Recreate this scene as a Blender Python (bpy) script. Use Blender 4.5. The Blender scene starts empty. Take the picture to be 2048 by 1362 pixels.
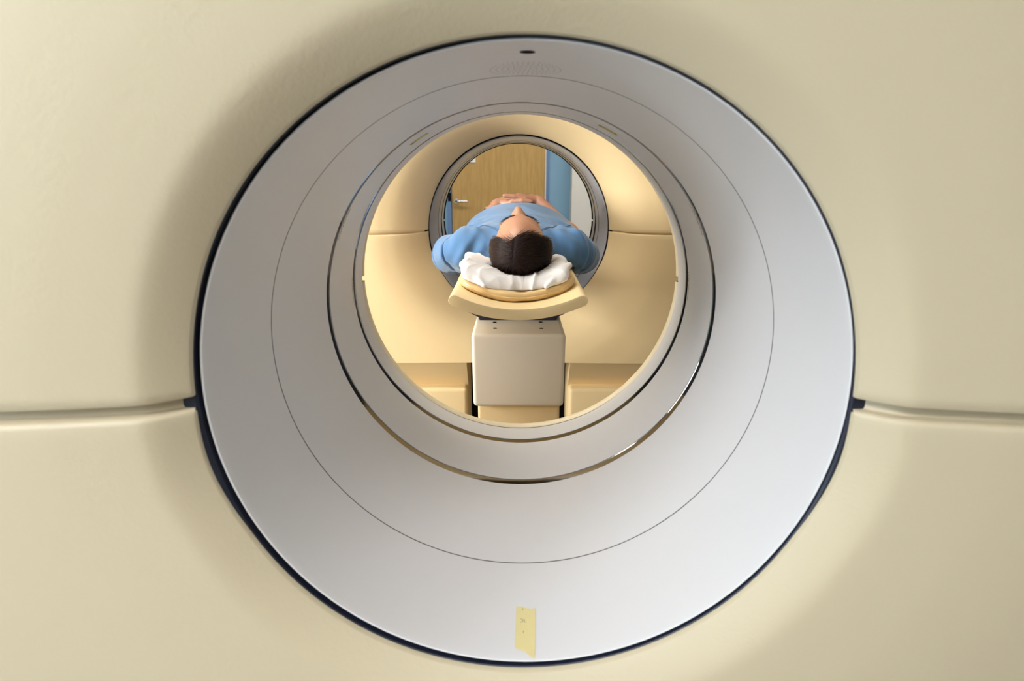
import bpy, bmesh, math, random
import numpy as np
from mathutils import Vector, Matrix, Euler
from mathutils.bvhtree import BVHTree

scene = bpy.context.scene
COL = scene.collection
PI = math.pi
R = math.radians

# ------------------------------------------------------------------ camera
cd = bpy.data.cameras.new('camera')
cam = bpy.data.objects.new('camera', cd)
COL.objects.link(cam)
cam.location = (-0.0077, 0.0, 1.298)
cam.rotation_euler = Euler((R(90 - 14.87), 0, 0.0069), 'XYZ')
cd.sensor_width = 36.0
cd.lens = 1320 / 2048 * 36.0
cd.clip_start = 0.02
cd.dof.use_dof = True
cd.dof.focus_distance = 1.85
cd.dof.aperture_fstop = 6.3
scene.camera = cam

# ------------------------------------------------------------------ world + exposure
w = bpy.data.worlds.new('world')
scene.world = w
w.use_nodes = True
w.node_tree.nodes['Background'].inputs[0].default_value = (0.75, 0.86, 1.0, 1)
w.node_tree.nodes['Background'].inputs[1].default_value = 1.0
scene.view_settings.view_transform = 'Standard'
scene.view_settings.look = 'None'
scene.view_settings.exposure = 0.0
scene.view_settings.gamma = 1.0
scene.view_settings.use_curve_mapping = False


def area(name, loc, target, sx, sy, power, color):
    l = bpy.data.lights.new(name, 'AREA')
    l.shape = 'RECTANGLE'
    l.size, l.size_y = sx, sy
    l.energy = power
    l.color = color
    o = bpy.data.objects.new(name, l)
    o.location = loc
    d = Vector(target) - Vector(loc)
    o.rotation_euler = d.to_track_quat('-Z', 'Y').to_euler()
    COL.objects.link(o)
    return o


# side lights added outside the two invented windows of the left wall
SIDE1 = area('daylight_front_window', (-3.25, -1.1, 1.75), (0, 0.6, 1.0), 1.5, 1.2, 100, (0.74, 0.88, 1.0))
SIDE2 = area('daylight_middle_window', (-3.25, 1.25, 1.35), (0, 2.2, 0.9), 1.4, 1.2, 190, (1.0, 0.97, 0.89))

# unseen ceiling panels added for their light: x, y, width, depth, radiance, colour
CEIL_LIGHTS = [
    (-1.3, -1.0, 1.2, 0.6, 37.0, (0.98, 0.98, 1.0)),
    (0.3, -1.6, 1.2, 0.6, 12.0, (1.0, 0.96, 0.9)),  # front fill to lighten the table end and right side
    (-1.1, 1.85, 1.2, 0.6, 14.0, (1.0, 0.95, 0.86)),
    (1.1, 1.85, 1.2, 0.6, 0.8, (1.0, 0.93, 0.8)),
    (-0.9, 4.7, 1.2, 0.6, 19.0, (1.0, 0.96, 0.9)),
    (0.9, 4.7, 1.2, 0.6, 19.0, (1.0, 0.96, 0.9)),
]

# ------------------------------------------------------------------ materials
MATS = {}


def mat(name, col, rough=0.5, metal=0.0, bump=None, var=None, spec=None, coat=0.0, sheen=0.0, sss=None, emit=None):
    """bump = (noise scale, strength, distance); var = (noise scale, amount)"""
    m = bpy.data.materials.new(name)
    m.use_nodes = True
    nt = m.node_tree
    b = nt.nodes['Principled BSDF']
    b.inputs['Base Color'].default_value = (*col, 1)
    b.inputs['Roughness'].default_value = rough
    b.inputs['Metallic'].default_value = metal
    if spec is not None:
        b.inputs['Specular IOR Level'].default_value = spec
    if coat:
        b.inputs['Coat Weight'].default_value = coat
        b.inputs['Coat Roughness'].default_value = 0.2
    if sheen:
        b.inputs['Sheen Weight'].default_value = sheen
    if sss:
        b.inputs['Subsurface Weight'].default_value = sss
        b.inputs['Subsurface Radius'].default_value = (0.012, 0.005, 0.003)
        b.inputs['Subsurface Scale'].default_value = 1.0
    if emit:
        b.inputs['Emission Color'].default_value = (*emit[:3], 1)
        b.inputs['Emission Strength'].default_value = emit[3]
    if bump or var:
        tc = nt.nodes.new('ShaderNodeTexCoord')
    if bump:
        n = nt.nodes.new('ShaderNodeTexNoise')
        n.inputs['Scale'].default_value = bump[0]
        n.inputs['Detail'].default_value = 3
        nt.links.new(tc.outputs['Object'], n.inputs['Vector'])
        bp = nt.nodes.new('ShaderNodeBump')
        bp.inputs['Strength'].default_value = bump[1]
        bp.inputs['Distance'].default_value = bump[2]
        nt.links.new(n.outputs['Fac'], bp.inputs['Height'])
        nt.links.new(bp.outputs['Normal'], b.inputs['Normal'])
    if var:
        n2 = nt.nodes.new('ShaderNodeTexNoise')
        n2.inputs['Scale'].default_value = var[0]
        n2.inputs['Detail'].default_value = 4
        nt.links.new(tc.outputs['Object'], n2.inputs['Vector'])
        mx = nt.nodes.new('ShaderNodeMix')
        mx.data_type = 'RGBA'
        mx.inputs[6].default_value = (*[c * (1 - var[1]) for c in col], 1)
        mx.inputs[7].default_value = (*[min(1, c * (1 + var[1])) for c in col], 1)
        nt.links.new(n2.outputs['Fac'], mx.inputs[0])
        nt.links.new(mx.outputs[2], b.inputs['Base Color'])
    MATS[name] = m
    return m


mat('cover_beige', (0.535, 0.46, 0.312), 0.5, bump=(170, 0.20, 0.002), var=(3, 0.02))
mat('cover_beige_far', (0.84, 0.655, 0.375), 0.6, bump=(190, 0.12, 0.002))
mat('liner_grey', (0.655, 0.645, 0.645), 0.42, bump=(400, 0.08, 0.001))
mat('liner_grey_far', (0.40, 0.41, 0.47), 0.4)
mat('gasket', (0.008, 0.011, 0.025), 0.4)
mat('black', (0.006, 0.006, 0.008), 0.9, spec=0.05)
mat('seam', (0.07, 0.075, 0.07), 0.8, spec=0.1)
mat('chrome', (0.44, 0.425, 0.41), 0.05, metal=1.0)
mat('rim_beige', (0.78, 0.66, 0.45), 0.4)
mat('column_grey', (0.76, 0.70, 0.615), 0.45, bump=(300, 0.1, 0.001))
mat('table_beige', (0.93, 0.74, 0.42), 0.42, bump=(220, 0.06, 0.001))
mat('vinyl', (0.78, 0.56, 0.28), 0.35, bump=(60, 0.12, 0.002))
mat('pillow_white', (0.83, 0.83, 0.88), 0.85, bump=(38, 0.25, 0.004), sheen=0.2)
mat('scrub_blue', (0.080, 0.205, 0.43), 0.85, bump=(30, 0.3, 0.004), var=(40, 0.06), sheen=0.3)
mat('scrub_seam', (0.07, 0.16, 0.33), 0.9)
mat('skin', (0.50, 0.25, 0.165), 0.42, bump=(260, 0.12, 0.001), var=(30, 0.08), sss=0.15)
mat('hair', (0.036, 0.016, 0.013), 0.40, spec=0.4)
mat('hair_base', (0.012, 0.006, 0.006), 0.7, bump=(220, 0.3, 0.003), spec=0.2)
mat('trousers', (0.03, 0.033, 0.04), 0.9, bump=(120, 0.2, 0.002))
mat('yellow_label', (0.50, 0.42, 0.06), 0.5)
mat('ink', (0.035, 0.03, 0.012), 0.6)
mat('label_paper', (0.70, 0.67, 0.58), 0.5)
mat('label_ink', (0.05, 0.045, 0.04), 0.6)
mat('tape', (0.70, 0.60, 0.29), 0.65, bump=(500, 0.3, 0.001), var=(60, 0.06))
mat('pen_ink', (0.10, 0.085, 0.10), 0.6)
mat('wall_blue', (0.17, 0.31, 0.44), 0.7, bump=(300, 0.08, 0.001))
mat('wall_cream', (0.60, 0.595, 0.56), 0.7, bump=(300, 0.08, 0.001))
mat('frame_blue', (0.10, 0.19, 0.36), 0.5)
mat('wall_pale', (0.34, 0.335, 0.32), 0.7, bump=(300, 0.08, 0.001))
mat('frame_white', (0.75, 0.74, 0.72), 0.4)
mat('ceiling_white', (0.78, 0.77, 0.75), 0.8, bump=(200, 0.2, 0.002))
mat('floor_vinyl', (0.19, 0.17, 0.145), 0.35, var=(6, 0.08))
mat('steel', (0.50, 0.52, 0.54), 0.25, metal=1.0)
mat('dark_glass', (0.01, 0.012, 0.02), 0.08)
mat('lamp_frame', (0.8, 0.8, 0.8), 0.4)


def wood():
    m = mat('maple', (0.42, 0.26, 0.10), 0.5)
    nt = m.node_tree
    b = nt.nodes['Principled BSDF']
    tc = nt.nodes.new('ShaderNodeTexCoord')
    mp = nt.nodes.new('ShaderNodeMapping')
    mp.inputs['Scale'].default_value = (9, 9, 0.9)
    nt.links.new(tc.outputs['Object'], mp.inputs['Vector'])
    n = nt.nodes.new('ShaderNodeTexNoise')
    n.inputs['Scale'].default_value = 6
    n.inputs['Detail'].default_value = 6
    n.inputs['Roughness'].default_value = 0.65
    nt.links.new(mp.outputs['Vector'], n.inputs['Vector'])
    cr = nt.nodes.new('ShaderNodeValToRGB')
    cr.color_ramp.elements[0].position = 0.3
    cr.color_ramp.elements[0].color = (0.36, 0.215, 0.062, 1)
    cr.color_ramp.elements[1].position = 0.7
    cr.color_ramp.elements[1].color = (0.47, 0.30, 0.098, 1)
    nt.links.new(n.outputs['Fac'], cr.inputs['Fac'])
    nt.links.new(cr.outputs['Color'], b.inputs['Base Color'])


wood()


def glass():
    """thin clear pane: mostly see-through with a faint reflection"""
    m = bpy.data.materials.new('window_glass')
    m.use_nodes = True
    nt = m.node_tree
    out = nt.nodes['Material Output']
    nt.nodes.remove(nt.nodes['Principled BSDF'])
    tr = nt.nodes.new('ShaderNodeBsdfTransparent')
    gl = nt.nodes.new('ShaderNodeBsdfGlossy')
    gl.inputs['Roughness'].default_value = 0.02
    fr = nt.nodes.new('ShaderNodeFresnel')
    fr.inputs['IOR'].default_value = 1.45
    mx = nt.nodes.new('ShaderNodeMixShader')
    nt.links.new(fr.outputs[0], mx.inputs[0])
    nt.links.new(tr.outputs[0], mx.inputs[1])
    nt.links.new(gl.outputs[0], mx.inputs[2])
    nt.links.new(mx.outputs[0], out.inputs[0])
    MATS['window_glass'] = m


glass()


# ------------------------------------------------------------------ helpers
def mesh_obj(name, verts, faces, material, parent=None, smooth=True):
    me = bpy.data.meshes.new(name)
    me.from_pydata([tuple(map(float, v)) for v in verts], [], [tuple(map(int, f)) for f in faces])
    me.update()
    if smooth:
        me.polygons.foreach_set('use_smooth', [True] * len(me.polygons))
    me.materials.append(MATS[material])
    o = bpy.data.objects.new(name, me)
    COL.objects.link(o)
    if parent:
        o.parent = parent
        o.matrix_parent_inverse = Matrix.Translation(-parent_loc(parent))
    return o


def parent_loc(p):
    v = Vector(p.location)
    if p.parent:
        v = Vector(p.matrix_parent_inverse @ v) + parent_loc(p.parent) if False else v
    return v


def bm_obj(name, bm, material, parent=None, smooth=False):
    me = bpy.data.meshes.new(name)
    bm.to_mesh(me)
    bm.free()
    if smooth:
        me.polygons.foreach_set('use_smooth', [True] * len(me.polygons))
    me.materials.append(MATS[material])
    o = bpy.data.objects.new(name, me)
    COL.objects.link(o)
    if parent:
        o.parent = parent
        o.matrix_parent_inverse = Matrix.Translation(-parent_loc(parent))
    return o


def thing(name, label, cat, loc=(0, 0, 0), group=None):
    o = bpy.data.objects.new(name, None)
    o.location = loc
    o.empty_display_size = 0.05
    COL.objects.link(o)
    tag(o, label, cat, group)
    return o


def tag(o, label, cat, group=None):
    o['label'] = label
    o['category'] = cat
    if group:
        o['group'] = group
    return o


def struct(o):
    o['kind'] = 'structure'
    return o


def box(bm, x0, x1, y0, y1, z0, z1, bevel=0.0, seg=3):
    r = bmesh.ops.create_cube(bm, size=1)
    vs = r['verts']
    for v in vs:
        v.co = Vector(((x0 + x1) / 2 + v.co.x * (x1 - x0), (y0 + y1) / 2 + v.co.y * (y1 - y0), (z0 + z1) / 2 + v.co.z * (z1 - z0)))
    if bevel:
        es = set()
        for v in vs:
            es.update(v.link_edges)
        bmesh.ops.bevel(bm, geom=list(es), offset=bevel, segments=seg, affect='EDGES', profile=0.5)
    return bm


def boxo(name, x0, x1, y0, y1, z0, z1, material, parent=None, bevel=0.0, seg=3):
    bm = bmesh.new()
    box(bm, x0, x1, y0, y1, z0, z1, bevel, seg)
    o = bm_obj(name, bm, material, parent)
    if bevel:
        shade_auto(o)
    return o


def shade_auto(o, ang=35):
    me = o.data
    me.polygons.foreach_set('use_smooth', [True] * len(me.polygons))
    try:
        me.set_sharp_from_angle(angle=R(ang))
    except Exception:
        pass


def tube(pts, radii, sides=8, cap=True):
    """verts, faces for a tube along pts"""
    pts = [Vector(p) for p in pts]
    if not hasattr(radii, '__len__'):
        radii = [radii] * len(pts)
    V, F = [], []
    up = Vector((0, 0, 1))
    for i, p in enumerate(pts):
        t = (pts[min(i + 1, len(pts) - 1)] - pts[max(i - 1, 0)]).normalized()
        a = t.cross(up)
        if a.length < 1e-3:
            a = t.cross(Vector((1, 0, 0)))
        a.normalize()
        b = t.cross(a).normalized()
        for k in range(sides):
            g = 2 * PI * k / sides
            V.append(p + a * math.cos(g) * radii[i] + b * math.sin(g) * radii[i])
    for i in range(len(pts) - 1):
        for k in range(sides):
            k2 = (k + 1) % sides
            F.append((i * sides + k, i * sides + k2, (i + 1) * sides + k2, (i + 1) * sides + k))
    if cap:
        F.append(tuple(range(sides))[::-1])
        F.append(tuple((len(pts) - 1) * sides + k for k in range(sides)))
    return V, F


def lathe(name, prof, zc, material, parent, a0=0.0, a1=2 * PI, n=192, xc=0.0):
    """revolve (radius, y) profile about the y-directed axis through (xc, zc)"""
    full = abs(a1 - a0 - 2 * PI) < 1e-6
    na = n if full else n + 1
    V, F = [], []
    for i in range(na):
        a = a0 + (a1 - a0) * i / n
        c, s = math.cos(a), math.sin(a)
        for r, y in prof:
            V.append((xc + r * c, y, zc + r * s))
    m = len(prof)
    for i in range(n):
        j = (i + 1) % na
        for k in range(m - 1):
            F.append((i * m + k, i * m + k + 1, j * m + k + 1, j * m + k))
    o = mesh_obj(name, V, F, material, parent)
    shade_auto(o, 40)
    return o


# ------------------------------------------------------------------ signed distance modelling (organic shapes)
class Field:
    def __init__(self, lo, hi, h):
        self.lo = np.array(lo, np.float32)
        self.h = h
        self.n = np.ceil((np.array(hi) - np.array(lo)) / h).astype(int) + 1
        self.F = np.full(self.n, 0.2, np.float32)

    def sub(self, lo, hi):
        a = np.clip(np.floor((np.array(lo) - self.lo) / self.h).astype(int), 0, self.n)
        b = np.clip(np.ceil((np.array(hi) - self.lo) / self.h).astype(int) + 1, 0, self.n)
        sl = tuple(slice(int(i), int(j)) for i, j in zip(a, b))
        ax = [self.lo[k] + self.h * np.arange(a[k], b[k], dtype=np.float32) for k in range(3)]
        return sl, ax[0][:, None, None], ax[1][None, :, None], ax[2][None, None, :]

    def all(self):
        return self.sub(self.lo, self.lo + self.h * self.n)

    def union(self, sl, d, k):
        A = self.F[sl]
        if k > 0:
            hh = np.maximum(k - np.abs(A - d), 0) / k
            self.F[sl] = np.minimum(A, d) - hh * hh * k * 0.25
        else:
            self.F[sl] = np.minimum(A, d)

    def carve(self, sl, d, k=0.0):
        A = self.F[sl]
        d = -d
        if k > 0:
            hh = np.maximum(k - np.abs(A - d), 0) / k
            self.F[sl] = np.maximum(A, d) + hh * hh * k * 0.25
        else:
            self.F[sl] = np.maximum(A, d)

    def ell(self, c, r, k=0.01, carve=False, pad=0.05):
        c = np.array(c)
        r = np.array(r)
        sl, x, y, z = self.sub(c - r - pad, c + r + pad)
        qx, qy, qz = (x - c[0]) / r[0], (y - c[1]) / r[1], (z - c[2]) / r[2]
        k0 = np.sqrt(qx * qx + qy * qy + qz * qz)
        k1 = np.sqrt((qx / r[0]) ** 2 + (qy / r[1]) ** 2 + (qz / r[2]) ** 2) + 1e-6
        d = k0 * (k0 - 1) / k1
        (self.carve if carve else self.union)(sl, d.astype(np.float32), k)

    def cone(self, a, b, ra, rb, k=0.01, carve=False, pad=0.05, flat=1.0):
        a = np.array(a, np.float32)
        b = np.array(b, np.float32)
        rm = max(ra, rb)
        sl, x, y, z = self.sub(np.minimum(a, b) - rm - pad, np.maximum(a, b) + rm + pad)
        d = b - a
        L = float(d @ d)
        t = np.clip(((x - a[0]) * d[0] + (y - a[1]) * d[1] + (z - a[2]) * d[2]) / L, 0, 1)
        px, py, pz = x - a[0] - t * d[0], y - a[1] - t * d[1], z - a[2] - t * d[2]
        dist = np.sqrt(px * px + py * py + (pz / flat) ** 2) - (ra + (rb - ra) * t)
        (self.carve if carve else self.union)(sl, dist.astype(np.float32), k)

    def mesh(self):
        F = self.F
        ins = F < 0
        nx, ny, nz = F.shape
        cnt = np.zeros((nx - 1, ny - 1, nz - 1), np.int8)
        for dx in (0, 1):
            for dy in (0, 1):
                for dz in (0, 1):
                    cnt += ins[dx:nx - 1 + dx, dy:ny - 1 + dy, dz:nz - 1 + dz]
        act = (cnt > 0) & (cnt < 8)
        idx = np.full(act.shape, -1, np.int64)
        I, J, K = np.nonzero(act)
        idx[I, J, K] = np.arange(len(I))
        acc = np.zeros((len(I), 3), np.float64)
        num = np.zeros(len(I))
        cor = [(a, b, c) for a in (0, 1) for b in (0, 1) for c in (0, 1)]
        for p in cor:
            for ax in range(3):
                if p[ax] == 1:
                    continue
                q = list(p)
                q[ax] = 1
                fa = F[I + p[0], J + p[1], K + p[2]].astype(np.float64)
                fb = F[I + q[0], J + q[1], K + q[2]].astype(np.float64)
                m = (fa < 0) != (fb < 0)
                t = np.where(m, fa / np.where(m, fa - fb, 1), 0)
                pos = np.tile(np.array(p, float), (len(I), 1))
                pos[:, ax] += t
                acc[m] += pos[m]
                num[m] += 1
        V = acc / num[:, None] + np.stack([I, J, K], 1)
        V = V * self.h + self.lo
        quads = []
        for ax in range(3):
            s0 = [slice(None)] * 3
            s1 = [slice(None)] * 3
            s0[ax] = slice(0, -1)
            s1[ax] = slice(1, None)
            A, B = ins[tuple(s0)], ins[tuple(s1)]
            ch = A != B
            u, v = [(1, 2), (2, 0), (0, 1)][ax]
            P = np.array(np.nonzero(ch)).T
            ok = (P[:, u] > 0) & (P[:, v] > 0) & (P[:, u] < F.shape[u] - 1) & (P[:, v] < F.shape[v] - 1)
            P = P[ok]

            def cell(du, dv):
                Q = P.copy()
                Q[:, u] += du
                Q[:, v] += dv
                return idx[Q[:, 0], Q[:, 1], Q[:, 2]]
            q = np.stack([cell(-1, -1), cell(0, -1), cell(0, 0), cell(-1, 0)], 1)
            flip = ~A[P[:, 0], P[:, 1], P[:, 2]]
            q[flip] = q[flip][:, ::-1]
            quads.append(q)
        Q = np.concatenate(quads)
        Q = Q[(Q >= 0).all(1)]
        return V, Q

    def obj(self, name, material, parent=None, smooth_iter=1):
        V, Q = self.mesh()
        for _ in range(smooth_iter):
            S = np.zeros_like(V)
            n = np.zeros(len(V))
            for a in range(4):
                b = (a + 1) % 4
                for c in range(3):
                    S[:, c] += np.bincount(Q[:, a], V[Q[:, b], c], len(V)) + np.bincount(Q[:, b], V[Q[:, a], c], len(V))
                n += np.bincount(Q[:, a], minlength=len(V)) + np.bincount(Q[:, b], minlength=len(V))
            V = 0.5 * V + 0.5 * S / np.maximum(n, 1)[:, None]
        me = bpy.data.meshes.new(name)
        me.vertices.add(len(V))
        me.vertices.foreach_set('co', V.astype(np.float32).ravel())
        me.loops.add(len(Q) * 4)
        me.loops.foreach_set('vertex_index', Q.astype(np.int32).ravel())
        me.polygons.add(len(Q))
        me.polygons.foreach_set('loop_start', np.arange(0, len(Q) * 4, 4, dtype=np.int32))
        me.update(calc_edges=True)
        me.validate()
        me.polygons.foreach_set('use_smooth', [True] * len(me.polygons))
        me.materials.append(MATS[material])
        o = bpy.data.objects.new(name, me)
        COL.objects.link(o)
        if parent:
            o.parent = parent
            o.matrix_parent_inverse = Matrix.Translation(-parent_loc(parent))
        return o


def bvh(o):
    me = o.data
    return BVHTree.FromPolygons([v.co.copy() for v in me.vertices], [tuple(p.vertices) for p in me.polygons])


# ------------------------------------------------------------------ the room
X0, X1, Y0, Y1, ZH = -3.0, 3.0, -2.6, 6.5, 2.75
struct(boxo('floor', X0, X1, Y0, Y1 + 0.2, -0.1, 0, 'floor_vinyl'))
struct(boxo('ceiling', X0, X1, Y0, Y1 + 0.2, ZH, ZH + 0.1, 'ceiling_white'))
struct(boxo('wall_right', X1, X1 + 0.12, Y0, Y1 + 0.2, 0, ZH, 'wall_pale'))
struct(boxo('wall_front', X0, X1, Y0 - 0.12, Y0, 0, ZH, 'wall_pale'))

# left wall with two openings, added to let in side light
ADDED_WIN = [(-1.85, -0.35, 1.15, 2.35), (0.55, 1.95, 0.75, 1.95)]
bm = bmesh.new()
ys = sorted({Y0, Y1 + 0.2, *[v for q in ADDED_WIN for v in q[:2]]})
for a, b in zip(ys[:-1], ys[1:]):
    hole = [q for q in ADDED_WIN if q[0] <= a + 1e-6 and q[1] >= b - 1e-6]
    if hole:
        box(bm, X0 - 0.12, X0, a, b, 0, hole[0][2])
        box(bm, X0 - 0.12, X0, a, b, hole[0][3], ZH)
    else:
        box(bm, X0 - 0.12, X0, a, b, 0, ZH)
struct(bm_obj('wall_left', bm, 'wall_blue'))
for i, (a, b, c, d) in enumerate(ADDED_WIN):  # frames, panes and sills of the added openings
    bm = bmesh.new()
    t = 0.05
    for q in ((a, a + t, c, d), (b - t, b, c, d), (a + t, b - t, c, c + t), (a + t, b - t, d - t, d)):
        box(bm, X0 - 0.1, X0 - 0.02, *q)
    wo = struct(bm_obj('window_%d' % (i + 1), bm, 'frame_white'))
    boxo('window_pane', X0 - 0.065, X0 - 0.06, a + t, b - t, c + t, d - t, 'window_glass', wo)
    boxo('window_sill', X0 - 0.02, X0 + 0.06, a - 0.04, b + 0.04, c - 0.03, c, 'frame_white', wo, 0.004)

# back wall: door opening x -0.635..0.262
DX0, DX1, DH = -0.635, 0.262, 2.08
YB = 6.5
bm = bmesh.new()
box(bm, X0, DX0 - 0.045, YB, YB + 0.2, 0, ZH)
box(bm, DX1 + 0.04, X1, YB, YB + 0.2, 0, ZH)
box(bm, DX0 - 0.045, DX1 + 0.04, YB, YB + 0.2, DH + 0.04, ZH)
struct(bm_obj('wall_back', bm, 'wall_blue'))
struct(boxo('wall_return', 0.505, X1, 6.30, 6.499, 0, ZH, 'wall_cream'))
for nm, q in (('baseboard_back', (DX1 + 0.045, 0.505, YB - 0.012, YB, 0, 0.1)),):
    struct(boxo(nm, *q, 'seam'))

dr = struct(boxo('door_1', DX0, DX1, YB + 0.03, YB + 0.075, 0.01, DH, 'maple', None, 0.002, 1))
bm = bmesh.new()
box(bm, DX0 - 0.045, DX0 - 0.004, YB - 0.01, YB + 0.2, 0, DH + 0.04)
fr = bm_obj('door_frame', bm, 'frame_blue', dr)
boxo('strike_plate', DX0 - 0.034, DX0 - 0.004, YB - 0.014, YB - 0.0095, 0.962, 1.042, 'black', dr)
boxo('door_frame', DX0 - 0.045, DX1 + 0.04, YB - 0.01, YB + 0.2, DH + 0.005, DH + 0.04, 'frame_blue', dr)
boxo('door_frame', DX1 + 0.014, DX1 + 0.04, YB - 0.012, YB + 0.2, 0, DH + 0.005, 'frame_blue', dr)
boxo('door_edge_strip', DX1 + 0.001, DX1 + 0.0135, YB + 0.02, YB + 0.075, 0.01, DH, 'frame_white', dr)
# vision panel of the door: frame bars around dark glass
vx0, vx1, vz0, vz1 = -0.56, -0.40, 1.325, 1.90
bm = bmesh.new()
t = 0.028
for q in ((vx0, vx0 + t, vz0, vz1), (vx1 - t, vx1, vz0, vz1), (vx0 + t, vx1 - t, vz0, vz0 + 0.016), (vx0 + t, vx1 - t, vz1 - t, vz1)):
    box(bm, q[0], q[1], YB + 0.018, YB + 0.03, q[2], q[3])
vp = bm_obj('vision_panel_frame', bm, 'frame_white', dr)
boxo('vision_panel_glass', vx0 + t, vx1 - t, YB + 0.026, YB + 0.0299, vz0 + 0.016, vz1 - t, 'dark_glass', dr)
# lever handle
hx, hz = -0.588, 0.963
V, F = tube([(hx, YB + 0.03, hz), (hx, YB + 0.016, hz)], [0.027, 0.025], 24)
ho = mesh_obj('handle_rose', V, F, 'steel', dr)
shade_auto(ho)
V, F = tube([(hx, YB + 0.017, hz), (hx, YB - 0.025, hz), (hx + 0.004, YB - 0.033, hz), (hx + 0.016, YB - 0.037, hz), (hx + 0.112, YB - 0.037, hz)], [0.011, 0.011, 0.011, 0.011, 0.009], 14)
lv = mesh_obj('lever_handle', V, F, 'steel', dr)
shade_auto(lv, 50)

# added ceiling light panels, out of view
for i, (x, y, sx, sy, e, c) in enumerate(CEIL_LIGHTS):
    mat('lamp_glow_%d' % i, (0.9, 0.9, 0.9), 0.6, emit=(*c, e))
    where = ['above the open room before the scanner on the window side', 'before the scanner away from the windows',
             'above the gap between the gantries on the window side', 'above the gap between the gantries away from the windows',
             'above the couch end near the door on the window side', 'above the couch end near the door away from the windows'][i]
    t = thing('ceiling_light', 'recessed white ceiling panel light ' + where, 'ceiling light', (x, y, ZH), 'ceiling panel lights')
    bm = bmesh.new()
    f = 0.03
    for q in ((x - sx / 2 - f, x - sx / 2, y - sy / 2 - f, y + sy / 2 + f), (x + sx / 2, x + sx / 2 + f, y - sy / 2 - f, y + sy / 2 + f),
              (x - sx / 2, x + sx / 2, y - sy / 2 - f, y - sy / 2), (x - sx / 2, x + sx / 2, y + sy / 2, y + sy / 2 + f)):
        box(bm, q[0], q[1], q[2], q[3], ZH - 0.02, ZH)
    bm_obj('frame', bm, 'lamp_frame', t)
    boxo('diffuser', x - sx / 2, x + sx / 2, y - sy / 2, y + sy / 2, ZH - 0.012, ZH - 0.001, 'lamp_glow_%d' % i, t)

# ------------------------------------------------------------------ scanner gantries
ZA = 1.05        # height of the bore axis


def interp(pts, x):
    if x <= pts[0][0]:
        return pts[0][1]
    for (x0, y0), (x1, y1) in zip(pts[:-1], pts[1:]):
        if x <= x1:
            t = (x - x0) / (x1 - x0)
            return y0 + (y1 - y0) * t
    return pts[-1][1]


def smooth_profile(pts, n=60):
    """Catmull-Rom through (r, y) control points"""
    P = [pts[0]] + list(pts) + [pts[-1]]
    out = []
    seg = len(pts) - 1
    for i in range(seg):
        p0, p1, p2, p3 = [np.array(P[i + k], float) for k in range(4)]
        m = max(4, n // seg)
        for k in range(m):
            t = k / m
            out.append(tuple(0.5 * ((2 * p1) + (-p0 + p2) * t + (2 * p0 - 5 * p1 + 4 * p2 - p3) * t * t + (-p0 + 3 * p1 - 3 * p2 + p3) * t ** 3)))
    out.append(tuple(pts[-1]))
    return out


def half_cover(name, prof, side, halfw, reach, yback, material, parent, edge_drop=0.0, edge_rows=(), nphi=120, ybot=None, zmin_flat=None):
    """One half (side=+1 upper, -1 lower) of a gantry front cover.
    prof: (r, y) from the bore lip outwards; then flat out to a rectangle
    edge_rows: (dz, depth) rows that turn the split edge inwards."""
    prof = list(prof)
    rl = prof[-1][0]
    cols = len(prof) + 7
    base = []
    corner = math.atan2(reach, halfw)
    ph = [PI * i / nphi for i in range(nphi + 1)]
    for c in (corner, PI - corner):
        k = min(range(len(ph)), key=lambda i: abs(ph[i] - c))
        ph[k] = c
    for a in ph:
        ca, sa = math.cos(a), math.sin(a)
        ro = min(halfw / max(abs(ca), 1e-6), reach / max(abs(sa), 1e-6))
        fall = max(0.0, 1 - min(a, PI - a) / R(30))
        fall = fall * fall * (3 - 2 * fall)
        row = []
        for r, y in prof:
            rr = min(r, ro)
            row.append((rr * ca, interp(prof, rr), ZA + side * (rr * sa + edge_drop * fall)))
        yl = prof[-1][1]
        r0 = min(rl, ro)
        for k in range(1, 5):
            rr = r0 + (ro - r0) * k / 4
            row.append((rr * ca, interp(prof, rr), ZA + side * (rr * sa + edge_drop * fall)))
        x, y, z = row[-1]
        row.append((x, y + 0.02, z + side * 0.0))
        row.append((x, (y + yback) / 2, z))
        row.append((x, yback, z))
        base.append(row)
    rows = list(base)
    # split-edge rows, both ends
    ntrim = 0
    head, tail = [], []
    for dz, dep, trim in edge_rows:
        def mk(row):
            out = []
            x0 = abs(row[0][0]) + trim
            for k, (x, y, z) in enumerate(row):
                # keep columns in order while trimming the inner end
                xx = x
                yy = y
                if abs(x) < x0:
                    f = (abs(x) - abs(row[0][0])) / max(1e-6, trim + 0.04)
                    xx = math.copysign(x0 + f * 1e-4, x)
                    yy = interp(prof, abs(xx))
                out.append((xx, yy + (dep if k < cols - 3 else 0), z - side * edge_drop * 0 + dz))
            return out
        head.append(mk(base[0]))
        tail.append(mk(base[-1]))
    rows = head[::-1] + rows + tail
    V = [v for r_ in rows for v in r_]
    m = len(rows[0])
    F = []
    for i in range(len(rows) - 1):
        for k in range(m - 1):
            q = (i * m + k, (i + 1) * m + k, (i + 1) * m + k + 1, i * m + k + 1)
            F.append(q if side < 0 else q[::-1])
    # lip turned into the bore
    o = mesh_obj(name, V, F, material, parent)
    bm = bmesh.new()
    bm.from_mesh(o.data)
    bmesh.ops.remove_doubles(bm, verts=bm.verts, dist=1e-6)
    bmesh.ops.recalc_face_normals(bm, faces=bm.faces)
    bm.to_mesh(o.data)
    bm.free()
    shade_auto(o, 50)
    return o


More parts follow.
